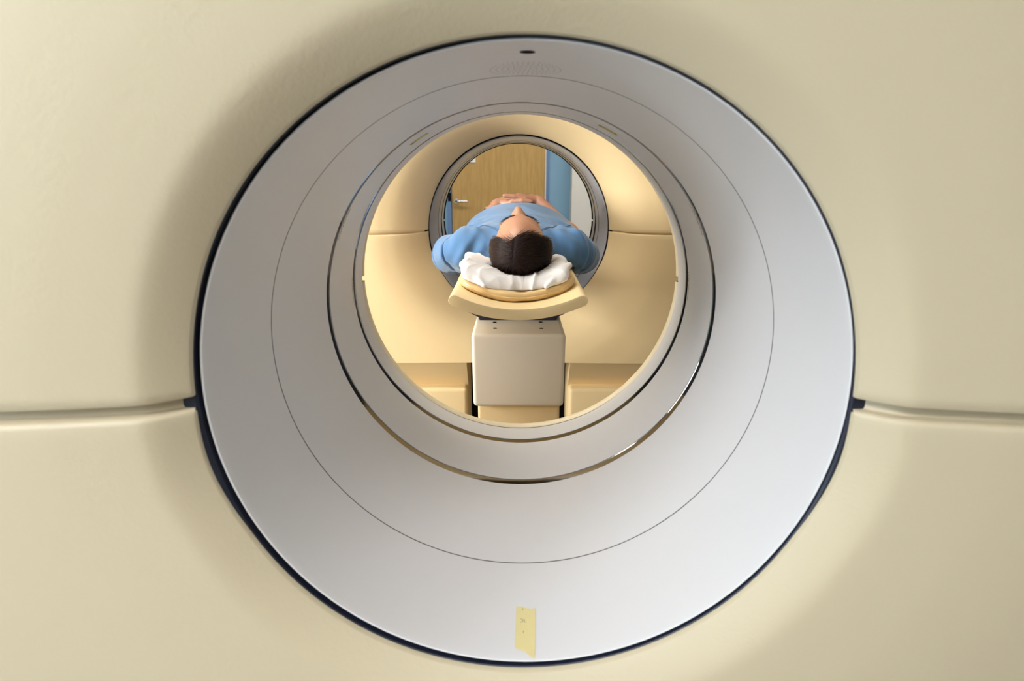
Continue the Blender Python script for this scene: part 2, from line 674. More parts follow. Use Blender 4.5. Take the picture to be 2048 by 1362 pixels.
# ---- near gantry
G1 = thing('scanner_gantry', 'large beige scanner gantry with wide grey bore lined by chrome bands', 'scanner', (0, 1.05, 0), 'scanner gantries')
prof1 = smooth_profile([(0.3726, 0.7035), (0.382, 0.6955), (0.396, 0.6848), (0.409, 0.6762), (0.421, 0.6710), (0.440, 0.6672), (0.475, 0.6618), (0.53, 0.6545), (0.61, 0.648), (0.72, 0.645)], 72)
prof1 = [(0.3735, 0.7120), (0.3727, 0.7060)] + prof1
half_cover('upper_cover', prof1, 1, 0.98, 0.98, 1.46, 'cover_beige', G1, edge_drop=-0.004,
           edge_rows=[(-0.0012, 0.0012, 0.0), (-0.0016, 0.004, 0.0), (-0.0016, 0.030, 0.0)])
half_cover('lower_cover', prof1, -1, 0.98, 1.00, 1.46, 'cover_beige', G1, edge_drop=0.0275,
           edge_rows=[(0.0028, 0.0006, 0.0), (0.0052, 0.0022, 0.0005), (0.0068, 0.0048, 0.001), (0.0074, 0.0085, 0.002), (0.0074, 0.0140, 0.010),
                      (0.0080, 0.0165, 0.0135), (0.0100, 0.0180, 0.014), (0.030, 0.0180, 0.014)])
# dark gasket behind the lip, also closing the notch at the split
lathe('gasket', [(0.3722, 0.735), (0.3722, 0.7105), (0.3745, 0.7085), (0.40, 0.7085), (0.42, 0.7095)], ZA, 'gasket', G1)
# bore liner: front flared section, seam, middle, chrome band, section, chrome band, rear section
XL, ZL = 0.0026, ZA + 0.0012
SEAM_Y = 0.919
front = [(0.3722, 0.735), (0.3715, 0.722), (0.3702, 0.7145), (0.3686, 0.7125), (0.3672, 0.7135), (0.3664, 0.7175), (0.3660, 0.724), (0.3640, 0.80), (0.3620, 0.87), (0.3606, SEAM_Y - 0.0008)]


def lip_shift(y):
    """the front lip sits slightly off the axis, true again at the seam"""
    return min(1.0, max(0.0, (SEAM_Y - 0.02 - y) / (SEAM_Y - 0.02 - 0.74)))


fl = lathe('bore_liner', front, ZA, 'liner_grey', G1, n=256)
for v in fl.data.vertices:
    q = lip_shift(v.co.y)
    v.co.x += XL * q
    v.co.z += (ZL - ZA) * q
lathe('liner_seam', [(0.3612, SEAM_Y - 0.0009), (0.36035, SEAM_Y - 0.0007), (0.36030, SEAM_Y + 0.0010), (0.3612, SEAM_Y + 0.0012)], ZA, 'seam', G1, n=256)
lathe('bore_liner', [(0.3604, SEAM_Y + 0.0012), (0.358, 0.98), (0.354, 1.07), (0.3515, 1.13), (0.3502, 1.1665)], ZA, 'liner_grey', G1, n=256)
lathe('chrome_band', [(0.3502, 1.1665), (0.3512, 1.1668), (0.3512, 1.1877), (0.3500, 1.188)], ZA, 'chrome', G1, n=256)
lathe('bore_liner', [(0.350, 1.188), (0.350, 1.28), (0.350, 1.3645)], ZA, 'liner_grey', G1, n=256)
lathe('chrome_band', [(0.350, 1.3645), (0.351, 1.3648), (0.351, 1.3847), (0.350, 1.385)], ZA, 'chrome', G1, n=256)
lathe('bore_liner', [(0.350, 1.385), (0.350, 1.448), (0.3525, 1.4525), (0.36, 1.4535)], ZA, 'liner_grey', G1, n=256)
# rear cover: rim in two halves with a small notch at the split, and the closing rear panel
rim = [(0.354, 1.4545), (0.3506, 1.4575), (0.3491, 1.462), (0.3489, 1.467), (0.3500, 1.4725), (0.353, 1.4755), (0.40, 1.48), (0.55, 1.49), (0.9, 1.49)]
lathe('rear_rim', rim, ZA + 0.0025, 'rim_beige', G1, R(1.0), R(179.0), 160)
lathe('rear_rim', rim, ZA + 0.0025, 'rim_beige', G1, R(181.0), R(359.0), 160)
bm = bmesh.new()
for q in ((-0.98, -0.60, 0.05, 2.03), (0.60, 0.98, 0.05, 2.03), (-0.60, 0.60, 1.65, 2.03), (-0.60, 0.60, 0.05, 0.45)):
    box(bm, q[0], q[1], 1.462, 1.492, q[2], q[3])
bm_obj('rear_panel', bm, 'cover_beige', G1)

# speaker grille: concentric rows of pin holes in the top of the liner
rnd = random.Random(3)
V, F = [], []


def liner_r(y):
    return interp([(0.7175, 0.3664), (0.724, 0.3660), (0.80, 0.3640), (0.87, 0.3620), (0.919, 0.3606)], y)


def on_liner(s, y, lift=0.0003):
    """s metres round from the top (+x side positive)"""
    r = liner_r(y) - lift
    a = PI / 2 - s / r
    q = lip_shift(y)
    return (XL * q + r * math.cos(a), y, ZA + (ZL - ZA) * q + r * math.sin(a))


def disc_on_liner(V, F, s, y, rad, n=8, lift=0.0003):
    b = len(V)
    for k in range(n):
        g = 2 * PI * k / n
        V.append(on_liner(s + rad * math.cos(g), y + rad * math.sin(g), lift))
    F.append(tuple(range(b, b + n)))


for ring in range(0, 7):
    rr = 0.0072 * ring
    cnt = (1, 8, 16, 24, 30, 36, 42)[ring]
    for k in range(cnt):
        g = 2 * PI * (k + 0.25 * (ring % 2)) / cnt
        disc_on_liner(V, F, 0.002 + rr * math.cos(g), 0.864 + rr * math.sin(g), 0.00095, 6)
gr = mesh_obj('speaker_grille', V, F, 'seam', G1, smooth=False)
gr['kind'] = 'stuff'
V, F = [], []
disc_on_liner(V, F, 0.0015, 0.7655, 0.0086, 28, 0.0004)
mesh_obj('microphone', V, F, 'black', G1, smooth=False)


# labels on the liner (curved sheets with lettering)
def cyl_pt(s, t, phi0, y0, r):
    """s runs clockwise (decreasing angle), t towards the camera"""
    a = phi0 - s / r
    return (r * math.cos(a), y0 - t, ZA + r * math.sin(a))


def strip(name, phi0, y0, L, W, material, parent, r=0.34985, n=16):
    V, F = [], []
    for rr in (r, r - 0.0001):
        for i in range(n + 1):
            for j in (0, 1):
                V.append(cyl_pt(L * (i / n - 0.5), W * (j - 0.5), phi0, y0, rr))
    m = 2 * (n + 1)
    for i in range(n):
        a = 2 * i
        F.append((a, a + 1, a + 3, a + 2))
        F.append((m + a, m + a + 2, m + a + 3, m + a + 1))
        F.append((a, a + 2, m + a + 2, m + a))
        F.append((a + 1, m + a + 1, m + a + 3, a + 3))
    F.append((0, m, m + 1, 1))
    F.append((2 * n, 2 * n + 1, m + 2 * n + 1, m + 2 * n))
    return mesh_obj(name, V, F, material, parent, smooth=False)


def text_mesh(body, size):
    cu = bpy.data.curves.new('t', 'FONT')
    cu.body = body
    cu.size = size
    cu.align_x = 'CENTER'
    cu.align_y = 'CENTER'
    cu.resolution_u = 2
    o = bpy.data.objects.new('t', cu)
    COL.objects.link(o)
    bpy.context.view_layer.update()
    me = bpy.data.meshes.new_from_object(o.evaluated_get(bpy.context.evaluated_depsgraph_get()))
    V = [tuple(v.co) for v in me.vertices]
    F = [tuple(p.vertices) for p in me.polygons]
    bpy.data.objects.remove(o)
    bpy.data.curves.remove(cu)
    bpy.data.meshes.remove(me)
    return V, F


TV, TF = text_mesh('LASER APERTURE', 0.0062)
tl = max(v[0] for v in TV) - min(v[0] for v in TV)
for phi, y0 in ((26.1, 1.1965), (25.2, 1.3575), (0.7, 1.3575), (180.8, 1.3575), (155.2, 1.1965), (155.3, 1.3575)):
    L = 0.060
    st = strip('aperture_label', R(phi), y0, L + 0.004, 0.0095, 'label_paper', G1)
    lv_ = mesh_obj('lettering', [cyl_pt(v[0] * L / tl, v[1] * 1.55, R(phi), y0, 0.3496) for v in TV], TF, 'label_ink', st, smooth=False)
# yellow warning labels with small print
for phi, y0 in ((122.4, 1.270), (62.8, 1.277)):
    st = strip('warning_label', R(phi), y0, 0.040, 0.026, 'yellow_label', G1)
    V, F = [], []

    def bar(s0, s1, t0, t1):
        b = len(V)
        n = 3
        for i in range(n + 1):
            for t_ in (t0, t1):
                V.append(cyl_pt(s0 + (s1 - s0) * i / n, t_, R(phi), y0, 0.3496))
        for i in range(n):
            a = b + 2 * i
            F.append((a, a + 1, a + 3, a + 2))
    rr = random.Random(5)
    bar(-0.0190, -0.0125, 0.0065, 0.0115)
    bar(0.0125, 0.0190, 0.0065, 0.0115)
    s = -0.0110
    while s < 0.0105:
        wd = rr.uniform(0.0009, 0.0022)
        bar(s, s + wd, 0.006, 0.0105)
        s += wd + 0.0011
    s = -0.0180
    while s < -0.0085:
        wd = rr.uniform(0.0009, 0.0022)
        bar(s, s + wd, -0.0045, 0.000)
        s += wd + 0.0009
    mesh_obj('small_print', V, F, 'ink', st, smooth=False)

# masking tape stuck to the bottom of the front liner
tp_pts = []


def on_bottom(x, y, lift):
    r = liner_r(y) - lift
    q = lip_shift(y)
    return (XL * q + x, y, ZA + (ZL - ZA) * q - math.sqrt(r * r - x * x))


rows = 24
LX = lambda t: -0.0085 - 0.0042 * (1 - t)       # left edge, t 0 front .. 1 back
RX = lambda t: 0.0187 - 0.0046 * (1 - t)
cols_n = 12
top_e = [0.8158, 0.8160, 0.8162, 0.8160, 0.8148, 0.8136, 0.8128, 0.8122, 0.8112, 0.8106, 0.8104, 0.8112, 0.8118]
bot_e = [0.7345, 0.7325, 0.7310, 0.7300, 0.7292, 0.7285, 0.7275, 0.7250, 0.7225, 0.7200, 0.7178, 0.7165, 0.7160]
V, F = [], []
for lift in (0.0001, 0.0005):
    for i in range(rows + 1):
        for j in range(cols_n + 1):
            u = j / cols_n
            y = bot_e[j] + (top_e[j] - bot_e[j]) * i / rows
            t = (y - 0.716) / 0.1
            V.append(on_bottom(LX(t) + (RX(t) - LX(t)) * u, y, lift))
m = (rows + 1) * (cols_n + 1)
for i in range(rows):
    for j in range(cols_n):
        a = i * (cols_n + 1) + j
        F.append((a, a + 1, a + cols_n + 2, a + cols_n + 1))
        F.append((m + a, m + a + cols_n + 1, m + a + cols_n + 2, m + a + 1))
tape = mesh_obj('masking_tape', V, F, 'tape', None)
tag(tape, 'torn strip of yellow masking tape with pen marks inside the bore', 'tape')
V, F = [], []


def stroke(pts, wd=0.00075):
    for (xa, ya), (xb, yb) in zip(pts[:-1], pts[1:]):
        dx, dy = xb - xa, yb - ya
        l = math.hypot(dx, dy)
        nx_, ny_ = -dy / l * wd / 2, dx / l * wd / 2
        b = len(V)
        for x, y in ((xa + nx_, ya + ny_), (xa - nx_, ya - ny_), (xb - nx_, yb - ny_), (xb + nx_, yb + ny_)):
            V.append(on_bottom(x, y, 0.0007))
        F.append((b, b + 1, b + 2, b + 3))


stroke([(0.0003, 0.8118), (0.0005, 0.8075)])
stroke([(0.0002, 0.7655), (0.0004, 0.7615)])
stroke([(-0.0030, 0.7890), (-0.0005, 0.7890), (-0.0004, 0.7838), (-0.0012, 0.7825), (-0.0032, 0.7828)])
stroke([(0.0020, 0.7888), (0.0016, 0.7858), (0.0021, 0.7830), (0.0034, 0.7826)])
stroke([(0.0016, 0.7860), (0.0032, 0.7862)])
stroke([(0.0040, 0.7828), (0.0050, 0.7826)])
mesh_obj('handwriting', V, F, 'pen_ink', tape, smooth=False)

# ---- far gantry
G2 = thing('scanner_gantry', 'beige scanner gantry behind the patient with narrow dark grey bore ring', 'scanner', (0, 2.9, 0), 'scanner gantries')
prof2 = smooth_profile([(0.3655, 2.705), (0.372, 2.685), (0.384, 2.660), (0.405, 2.627), (0.435, 2.593), (0.475, 2.567), (0.52, 2.551), (0.57, 2.541), (0.66, 2.536)], 64)
prof2 = [(0.366, 2.72)] + prof2
half_cover('upper_cover', prof2, 1, 1.0, 0.95, 3.12, 'cover_beige_far', G2, edge_drop=-0.003,
           edge_rows=[(-0.001, 0.001, 0.0), (-0.0015, 0.004, 0.0), (-0.0015, 0.030, 0.0)])
half_cover('lower_cover', prof2, -1, 1.0, 0.52, 3.12, 'cover_beige_far', G2, edge_drop=0.0150,
           edge_rows=[(0.0022, 0.0008, 0.0), (0.0040, 0.0025, 0.0005), (0.0050, 0.006, 0.001), (0.0050, 0.0085, 0.009), (0.0060, 0.010, 0.012), (0.020, 0.010, 0.012)])
lathe('gasket', [(0.3650, 2.76), (0.3650, 2.712), (0.3675, 2.709), (0.43, 2.711)], ZA, 'black', G2)
ZF = ZA - 0.0032
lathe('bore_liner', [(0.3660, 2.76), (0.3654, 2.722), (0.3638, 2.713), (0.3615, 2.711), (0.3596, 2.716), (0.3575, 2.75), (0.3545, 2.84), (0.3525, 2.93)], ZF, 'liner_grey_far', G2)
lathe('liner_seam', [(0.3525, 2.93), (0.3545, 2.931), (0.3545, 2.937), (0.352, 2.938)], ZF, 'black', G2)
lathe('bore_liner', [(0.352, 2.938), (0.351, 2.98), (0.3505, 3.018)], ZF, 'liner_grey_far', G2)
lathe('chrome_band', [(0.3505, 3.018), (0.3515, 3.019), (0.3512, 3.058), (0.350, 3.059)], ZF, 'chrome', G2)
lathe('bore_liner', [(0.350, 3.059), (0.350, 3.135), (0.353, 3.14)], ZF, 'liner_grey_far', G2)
rimf = [(0.353, 3.141), (0.3490, 3.146), (0.3475, 3.155), (0.3475, 3.170), (0.352, 3.18), (0.6, 3.19)]
lathe('rear_rim', rimf, ZF, 'black', G2, R(0.8), R(179.2), 140)
lathe('rear_rim', rimf, ZF, 'black', G2, R(180.8), R(359.2), 140)
bm = bmesh.new()
for q in ((-1.0, -0.40, 0.53, 2.0), (0.40, 1.0, 0.53, 2.0), (-0.40, 0.40, 1.48, 2.0), (-0.40, 0.40, 0.53, 0.62)):
    box(bm, q[0], q[1], 3.12, 3.19, q[2], q[3])
bm_obj('rear_panel', bm, 'cover_beige_far', G2)
# chamfered skirt and base plinths left and right of the support column
for sx in (-1, 1):
    xa, xb = 0.2085 * sx, 1.0 * sx
    V = [(xa, 2.5425, 0.531), (xb, 2.5425, 0.531), (xa, 2.635, 0.395), (xb, 2.635, 0.395), (xa, 2.90, 0.395), (xb, 2.90, 0.395), (xa, 2.90, 0.531), (xb, 2.90, 0.531)]
    F = [(0, 1, 3, 2), (2, 3, 5, 4), (4, 5, 7, 6), (6, 7, 1, 0), (0, 2, 4, 6), (1, 7, 5, 3)]
    sk = mesh_obj('skirt', V, F, 'cover_beige_far', G2, smooth=False)
    bm = bmesh.new()
    bmesh.ops.recalc_face_normals
    bm.from_mesh(sk.data)
    bmesh.ops.recalc_face_normals(bm, faces=bm.faces)
    bm.to_mesh(sk.data)
    bm.free()
    boxo('base_plinth', min(xa, xb), max(xa, xb), 2.565, 3.15, 0.0, 0.413, 'cover_beige_far', G2, 0.016, 4)
boxo('base_recess', -0.208, 0.208, 2.80, 3.1, 0.0, 0.53, 'black', G2)  # black block stands in for the shadow between the plinths
boxo('data_plate', 0.218, 0.30, 2.562, 2.5655, 0.25, 0.285, 'black', G2, 0.001, 1)

# ------------------------------------------------------------------ couch support column
CS = thing('couch_support', 'grey boxed support column under the couch end between the gantries', 'column', (0, 2.0, 0))
bm = bmesh.new()
box(bm, -0.1355, 0.132, 1.80, 2.22, 0.620, 0.8385)
for v in bm.verts:
    if v.co.z < 0.7:
        v.co.x *= 0.975
    if v.co.y > 2.0:
        v.co.x *= 0.985
bmesh.ops.bevel(bm, geom=list(bm.edges), offset=0.012, segments=5, affect='EDGES', profile=0.5)
hb = bm_obj('housing', bm, 'column_grey', CS)
shade_auto(hb, 30)
boxo('post', -0.1205, 0.1195, 1.825, 2.20, 0.0, 0.622, 'cover_beige_far', CS, 0.008, 4)
for x, y in ((-0.0700, 1.868), (-0.0735, 1.945), (0.0650, 1.868), (0.0655, 1.948)):
    V, F = tube([(x, y, 0.8382), (x, y, 0.8392)], 0.0062, 14)
    mesh_obj('screw_hole', V, F, 'black', CS, smooth=False)

# ------------------------------------------------------------------ couch
CT = thing('patient_couch', 'long beige couch with curved tabletop carrying the patient', 'couch', (0, 4.2, 0))
XC = -0.0035
AR = 0.385                  # radius of the tabletop's curve


def table_z(x):
    return 0.940 + AR - math.sqrt(AR * AR - (x - XC) ** 2)


def outline(inset, t=0.0145, hl=0.172):
    """closed cross-section of the curved tabletop"""
    t = t - inset
    hl = hl - inset * 0.2
    cz = 0.9255 + AR
    A = math.asin(min(0.99, (hl - 0.0075) / AR))
    ro, ri = AR - 0.0145 + 0.0145, AR
    pts = []
    n = 28
    rc = AR
    for i in range(n + 1):                 # upper edge, left to right
        a = -A + 2 * A * i / n
        pts.append((XC + (rc - t) * math.sin(a), cz - (rc - t) * math.cos(a)))
    for i in range(1, 8):                  # right round end
        g = PI * i / 8
        a = A
        c = (XC + rc * math.sin(a), cz - rc * math.cos(a))
        nx_, nz_ = -math.sin(a), math.cos(a)
        tx, tz = math.cos(a), math.sin(a)
        pts.append((c[0] + t * (nx_ * math.cos(g) + tx * math.sin(g)), c[1] + t * (nz_ * math.cos(g) + tz * math.sin(g))))
    for i in range(n + 1):
        a = A - 2 * A * i / n
        pts.append((XC + (rc + t) * math.sin(a), cz - (rc + t) * math.cos(a)))
    for i in range(1, 8):
        g = PI * i / 8
        a = -A
        c = (XC + rc * math.sin(a), cz - rc * math.cos(a))
        nx_, nz_ = -math.sin(a), math.cos(a)
        tx, tz = math.cos(a), math.sin(a)
        pts.append((c[0] + t * (-nx_ * math.cos(g) - tx * math.sin(g)), c[1] + t * (-nz_ * math.cos(g) - tz * math.sin(g))))
    return pts


V, F = [], []
loops = [(1.660, 0.0014), (1.6604, 0.0005), (1.6614, 0.0), (1.668, 0.0), (2.2, 0.0), (3.0, 0.0), (4.9, 0.0)]
for y, ins_ in loops:
    for x, z in outline(ins_):
        V.append((x, y, z))
m = len(outline(0))
for i in range(len(loops) - 1):
    for k in range(m):
        k2 = (k + 1) % m
        F.append((i * m + k, i * m + k2, (i + 1) * m + k2, (i + 1) * m + k))
F.append(tuple(range(m))[::-1])
F.append(tuple((len(loops) - 1) * m + k for k in range(m)))
tb = mesh_obj('tabletop', V, F, 'table_beige', CT)
shade_auto(tb, 50)
# dark carriage under the tabletop: flared cross-section
sec = [(-0.117, 0.8395), (0.117, 0.8395), (0.120, 0.848), (0.168, 0.872), (0.168, 0.912), (0.10, 0.917), (0, 0.908), (-0.10, 0.917), (-0.168, 0.912), (-0.168, 0.872), (-0.120, 0.848)]
V = [(XC + x, y, z) for y in (1.972, 4.8) for x, z in sec]
n = len(sec)
F = [(k, (k + 1) % n, n + (k + 1) % n, n + k) for k in range(n)] + [tuple(range(n))[::-1], tuple(range(n, 2 * n))]
mesh_obj('carriage', V, F, 'gasket', CT, smooth=False)
boxo('pedestal', -0.28, 0.28, 3.9, 5.2, 0.0, 0.84, 'cover_beige', CT, 0.03, 4)

# ------------------------------------------------------------------ couch pad (vinyl cushion)
TH = 0.028
f = Field((-0.20, 1.70, 0.925), (0.19, 3.78, 1.07), 0.0042)
sl, x, y, z = f.all()
tz = 0.940 + AR - np.sqrt(AR * AR - (x - XC) ** 2)
front_y = 1.742 + 1.9 * (x - XC) ** 2
PXC, PHW, PRC = -0.007, 0.162, 0.035
qx = np.abs(x - PXC) - (PHW - PRC)
qy = np.maximum(front_y + PRC - y, y - (3.72 - PRC))
dpl = np.sqrt(np.maximum(qx, 0) ** 2 + np.maximum(qy, 0) ** 2) + np.minimum(np.maximum(qx, qy), 0) - PRC
wr = 0.0022 * (1 - np.abs(np.sin(17 * x + 9 * y + 0.6))) ** 3 - 0.0045 * np.exp(-((x - 0.008) / 0.016) ** 2 - ((y - 1.765) / 0.016) ** 2)
wr = wr * np.exp(-((y - 1.76) / 0.06) ** 2)
rr_ = 0.013
nz_ = np.abs(z - tz - TH / 2 - 0.0002) - (TH / 2 + wr - rr_)
d = np.sqrt(np.maximum(dpl + rr_, 0) ** 2 + np.maximum(nz_, 0) ** 2) + np.minimum(np.maximum(dpl + rr_, nz_), 0) - rr_
f.F[sl] = d
pad = f.obj('couch_pad', 'vinyl', None, 1)
tag(pad, 'tan vinyl cushion pad with piped edge lying on the couch tabletop', 'cushion')
pts = []


def pad_edge(x, y):
    pts.append((x, y, table_z(x) + 0.0125))


fy = lambda x: 1.742 + 1.9 * (x - XC) ** 2
for i in range(6):
    pad_edge(PXC - PHW, 1.95 - 0.02 * i)
for i in range(1, 10):
    g = PI / 2 * i / 10
    x_ = PXC - PHW + PRC - PRC * math.cos(g)
    pad_edge(x_, fy(x_) + PRC - PRC * math.sin(g))
for i in range(31):
    x_ = PXC + (PHW - PRC) * (-1 + 2 * i / 30)
    pad_edge(x_, fy(x_))
for i in range(1, 10):
    g = PI / 2 * i / 10
    x_ = PXC + PHW - PRC + PRC * math.sin(g)
    pad_edge(x_, fy(x_) + PRC - PRC * math.cos(g))
for i in range(6):
    pad_edge(PXC + PHW, 1.85 + 0.02 * i)
V, F = tube(pts, 0.0021, 8)
pp = mesh_obj('piping', V, F, 'vinyl', pad)

# ------------------------------------------------------------------ the patient
HC = np.array((0.0035, 1.905, 1.064))      # centre of the cranium
CR = np.array((0.078, 0.103, 0.089))


def hair_z(x, y):
    """height below which the scalp carries hair"""
    rec = 0.024 * np.exp(-((x + 0.032) / 0.020) ** 2) + 0.004 * np.exp(-((x - 0.05) / 0.02) ** 2)
    return 1.117 - 0.37 * (y - 1.82) - rec


def rest_on_pad(fld):
    """flatten a body against the pad and keep it off the tabletop"""
    sl, x, y, z = fld.all()
    xx = np.clip(x - XC, -0.165, 0.165)
    top = 0.940 + AR - np.sqrt(AR * AR - xx * xx) + np.where(np.abs(x - PXC) < 0.165, TH + 0.002, 0.006)
    fld.carve(sl, (np.maximum(z - top, np.abs(x - XC) - 0.184) + 0 * y).astype(np.float32), 0.004)


B = Field((-0.36, 1.77, 0.905), (0.36, 3.72, 1.235), 0.0029)
k = 0.02
# head
B.ell(HC + np.array((0, 0.003, 0.004)), (0.068, 0.100, 0.085), 0.0)
B.ell(HC + np.array((0, 0.0, -0.018)), (0.078, 0.100, 0.071), 0.03)
B.ell((0.001, 1.955, 1.092), (0.058, 0.072, 0.062), 0.03)      # face
B.ell((0.001, 1.995, 1.075), (0.056, 0.050, 0.052), 0.03)      # jaw
B.ell((0.001, 2.022, 1.108), (0.022, 0.016, 0.020), 0.02)      # chin
B.ell((0.001, 1.916, 1.132), (0.046, 0.020, 0.021), 0.02)      # brow ridge
for s in (-1, 1):
    B.ell((0.001 + s * 0.031, 1.940, 1.135), (0.017, 0.012, 0.013), 0.006)    # closed eyelids
    B.ell((0.001 + s * 0.036, 1.965, 1.125), (0.020, 0.020, 0.018), 0.015)    # cheeks
    B.ell((0.003 + s * 0.079, 1.950, 1.060), (0.010, 0.030, 0.018), 0.006)    # ears
B.ell((0.001, 1.995, 1.143), (0.025, 0.006, 0.008), 0.006)     # upper lip
B.ell((0.001, 2.004, 1.141), (0.022, 0.006, 0.008), 0.003)     # lower lip
B.cone((0.000, 1.922, 1.142), (-0.003, 1.966, 1.1700), 0.0115, 0.0125, 0.010)
for s in (-1, 1):
    B.ell((-0.002 + s * 0.0125, 1.969, 1.158), (0.009, 0.010, 0.009), 0.006)
# neck and trunk
B.cone((0.002, 2.00, 1.035), (0.0, 2.13, 1.02), 0.055, 0.062, 0.03)
B.cone((-0.160, 2.155, 1.032), (0.160, 2.155, 1.032), 0.048, 0.048, 0.03)
B.ell((0, 2.36, 1.030), (0.165, 0.20, 0.085), 0.03)
B.ell((0, 2.54, 1.036), (0.165, 0.20, 0.105), 0.03)
B.ell((0, 2.78, 1.040), (0.168, 0.14, 0.085), 0.05)
# arms
SH = {-1: (-0.190, 2.16, 1.035), 1: (0.185, 2.16, 1.030)}
EL = {-1: (-0.215, 2.44, 0.975), 1: (0.230, 2.43, 0.995)}
WR = {-1: (-0.082, 2.605, 1.146), 1: (0.078, 2.605, 1.158)}
for s in (-1, 1):
    B.cone(SH[s], EL[s], 0.044, 0.038, 0.03)
    mid = np.array(EL[s]) * 0.68 + np.array(WR[s]) * 0.32
    B.cone(EL[s], mid, 0.040, 0.042, 0.02)
    B.cone(mid, WR[s], 0.041, 0.025, 0.02)
# hands: palms, four fingers each, thumbs crossing on the side of the head
for s, z0 in ((-1, 0.0), (1, 0.010)):
    wx, wy, wz = WR[s]
    B.cone((wx, wy, wz), (s * 0.048, 2.618, 1.163 + z0 * 0.7), 0.024, 0.021, 0.012)
    for i in range(4):
        yk = 2.590 + 0.019 * i
        B.cone((s * 0.062, 2.606 + 0.009 * i, 1.165 + z0 * .6), (s * 0.034, yk, 1.167 + z0), 0.0125, 0.0105, 0.006)
        ln = (0.066, 0.074, 0.070, 0.056)[i]
        kx = s * 0.034
        m1 = (kx - s * ln * 0.50, yk + 0.001, 1.1735 + z0 * 1.1)
        m2 = (kx - s * ln * 1.0, yk - 0.001, 1.167 + z0 * 1.15)
        B.cone((kx, yk, 1.167 + z0), m1, 0.0098, 0.0088, 0.002)
        B.cone(m1, m2, 0.0088, 0.0072, 0.002)
    # thumb
    if s < 0:
        P = [(-0.058, 2.592, 1.156), (-0.026, 2.566, 1.1625), (0.012, 2.558, 1.1655), (0.047, 2.560, 1.1640)]
    else:
        P = [(0.058, 2.592, 1.163), (0.024, 2.570, 1.174), (-0.018, 2.564, 1.1830), (-0.054, 2.562, 1.1865)]
    for a, b, ra, rb in zip(P[:-1], P[1:], (0.016, 0.0108, 0.0098), (0.0108, 0.0098, 0.0078)):
        B.cone(a, b, ra, rb, 0.003)
# legs and feet
for s in (-1, 1):
    B.cone((s * 0.085, 2.82, 1.035), (s * 0.095, 3.22, 1.030), 0.080, 0.055, 0.03)
    B.cone((s * 0.095, 3.22, 1.030), (s * 0.105, 3.56, 1.010), 0.055, 0.036, 0.03)
    B.cone((s * 0.107, 3.585, 1.005), (s * 0.165, 3.66, 1.055), 0.034, 0.026, 0.02)
rest_on_pad(B)
person = B.obj('person', 'skin', None, 2)
tag(person, 'person in blue short sleeved scrub shirt lying face up with hands folded', 'person')

# shirt
S = Field((-0.33, 2.02, 0.915), (0.32, 2.92, 1.20), 0.0042)
S.cone((-0.168, 2.145, 1.036), (0.163, 2.145, 1.033), 0.070, 0.070, 0.02)
S.ell((0.003, 2.335, 1.028), (0.230, 0.25, 0.110), 0.04)
S.ell((0.000, 2.52, 1.040), (0.208, 0.24, 0.1225), 0.03)
S.ell((0, 2.80, 1.040), (0.182, 0.16, 0.094), 0.05)
S.ell((0, 2.12, 1.035), (0.11, 0.08, 0.055), 0.03)
sl, x, y, z = S.sub((-0.4, 2.0, 0.9), (0.4, 2.95, 1.25))
S.carve(sl, (2.86 - y) + 0 * x + 0 * z)                  # hem
SHS = {-1: ((-0.182, 2.165, 1.026), (-0.232, 2.315, 0.997), 0.070, 0.078), 1: ((0.176, 2.160, 1.024), (0.210, 2.310, 0.992), 0.069, 0.074)}
for s in (-1, 1):
    a, b, ra, rb = SHS[s]
    a = np.array(a)
    b = np.array(b)
    e = a + (b - a) * 1.6
    T = Field(S.lo, S.lo + S.h * (S.n - 1), S.h)
    T.n = S.n
    T.F = np.full(S.n, 0.2, np.float32)
    T.cone(a, e, ra, ra + (rb - ra) * 1.6, 0.0, flat=0.86)
    u = (b - a) / np.linalg.norm(b - a)
    sl2, x2, y2, z2 = T.sub(T.lo, T.lo + T.h * T.n)
    hemd = (x2 - b[0]) * u[0] + (y2 - b[1]) * u[1] + (z2 - b[2]) * u[2] + 0.012 * np.sin((x2 - z2) * 22)
    T.F = np.maximum(T.F, hemd)
    # hollow end of the sleeve
    T.cone(a + (b - a) * 1.06, e, rb - 0.010, rb - 0.003, 0.0, carve=True, flat=0.82)
    hh = np.maximum(0.012 - np.abs(S.F - T.F), 0) / 0.012
    S.F = np.minimum(S.F, T.F) - hh * hh * 0.012 * 0.25
# neckline
S.ell((0.001, 2.045, 1.065), (0.070, 0.085, 0.085), 0.006, carve=True)
# folds: soft ridges fanning from the armholes, drapes over the belly
sl, x, y, z = S.all()
ax = np.abs(x)
fold = np.zeros(S.n, np.float32)
ns = np.sin(17 * y + 23 * z + 3 * np.sin(13 * x))
fold += 0.0032 * np.sin(105 * ax + 55 * (z - 1.0) - 30 * (y - 2.1) + 1.3 * ns + np.sign(x)) * np.clip((ax - 0.085) / 0.05, 0, 1) * np.clip((2.27 - y) / 0.08, 0, 1) * np.clip((0.225 - ax) / 0.03, 0, 1)
fold += 0.0006 * np.sin(160 * (x * 0.8 + 0.6 * y) + 4 * ns) * np.clip((2.45 - y) / 0.15, 0, 1)
fold += 0.0030 * np.sin(95 * (ax * 0.55 + 0.55 * y) + 5 * np.sin(14 * y + 9 * x) + np.sign(x) * 0.7) * np.clip((ax - 0.07) / 0.08, 0, 1) * np.clip((2.42 - y) / 0.15, 0, 1)
fold += 0.0018 * np.sin(60 * (x + 0.5 * y) + 3 * np.sin(11 * y)) * np.clip((2.5 - y) / 0.2, 0, 1)
fold += 0.0010 * np.sin(44 * y + 6 * np.sin(9 * x)) * np.clip((y - 2.25) / 0.15, 0, 1)
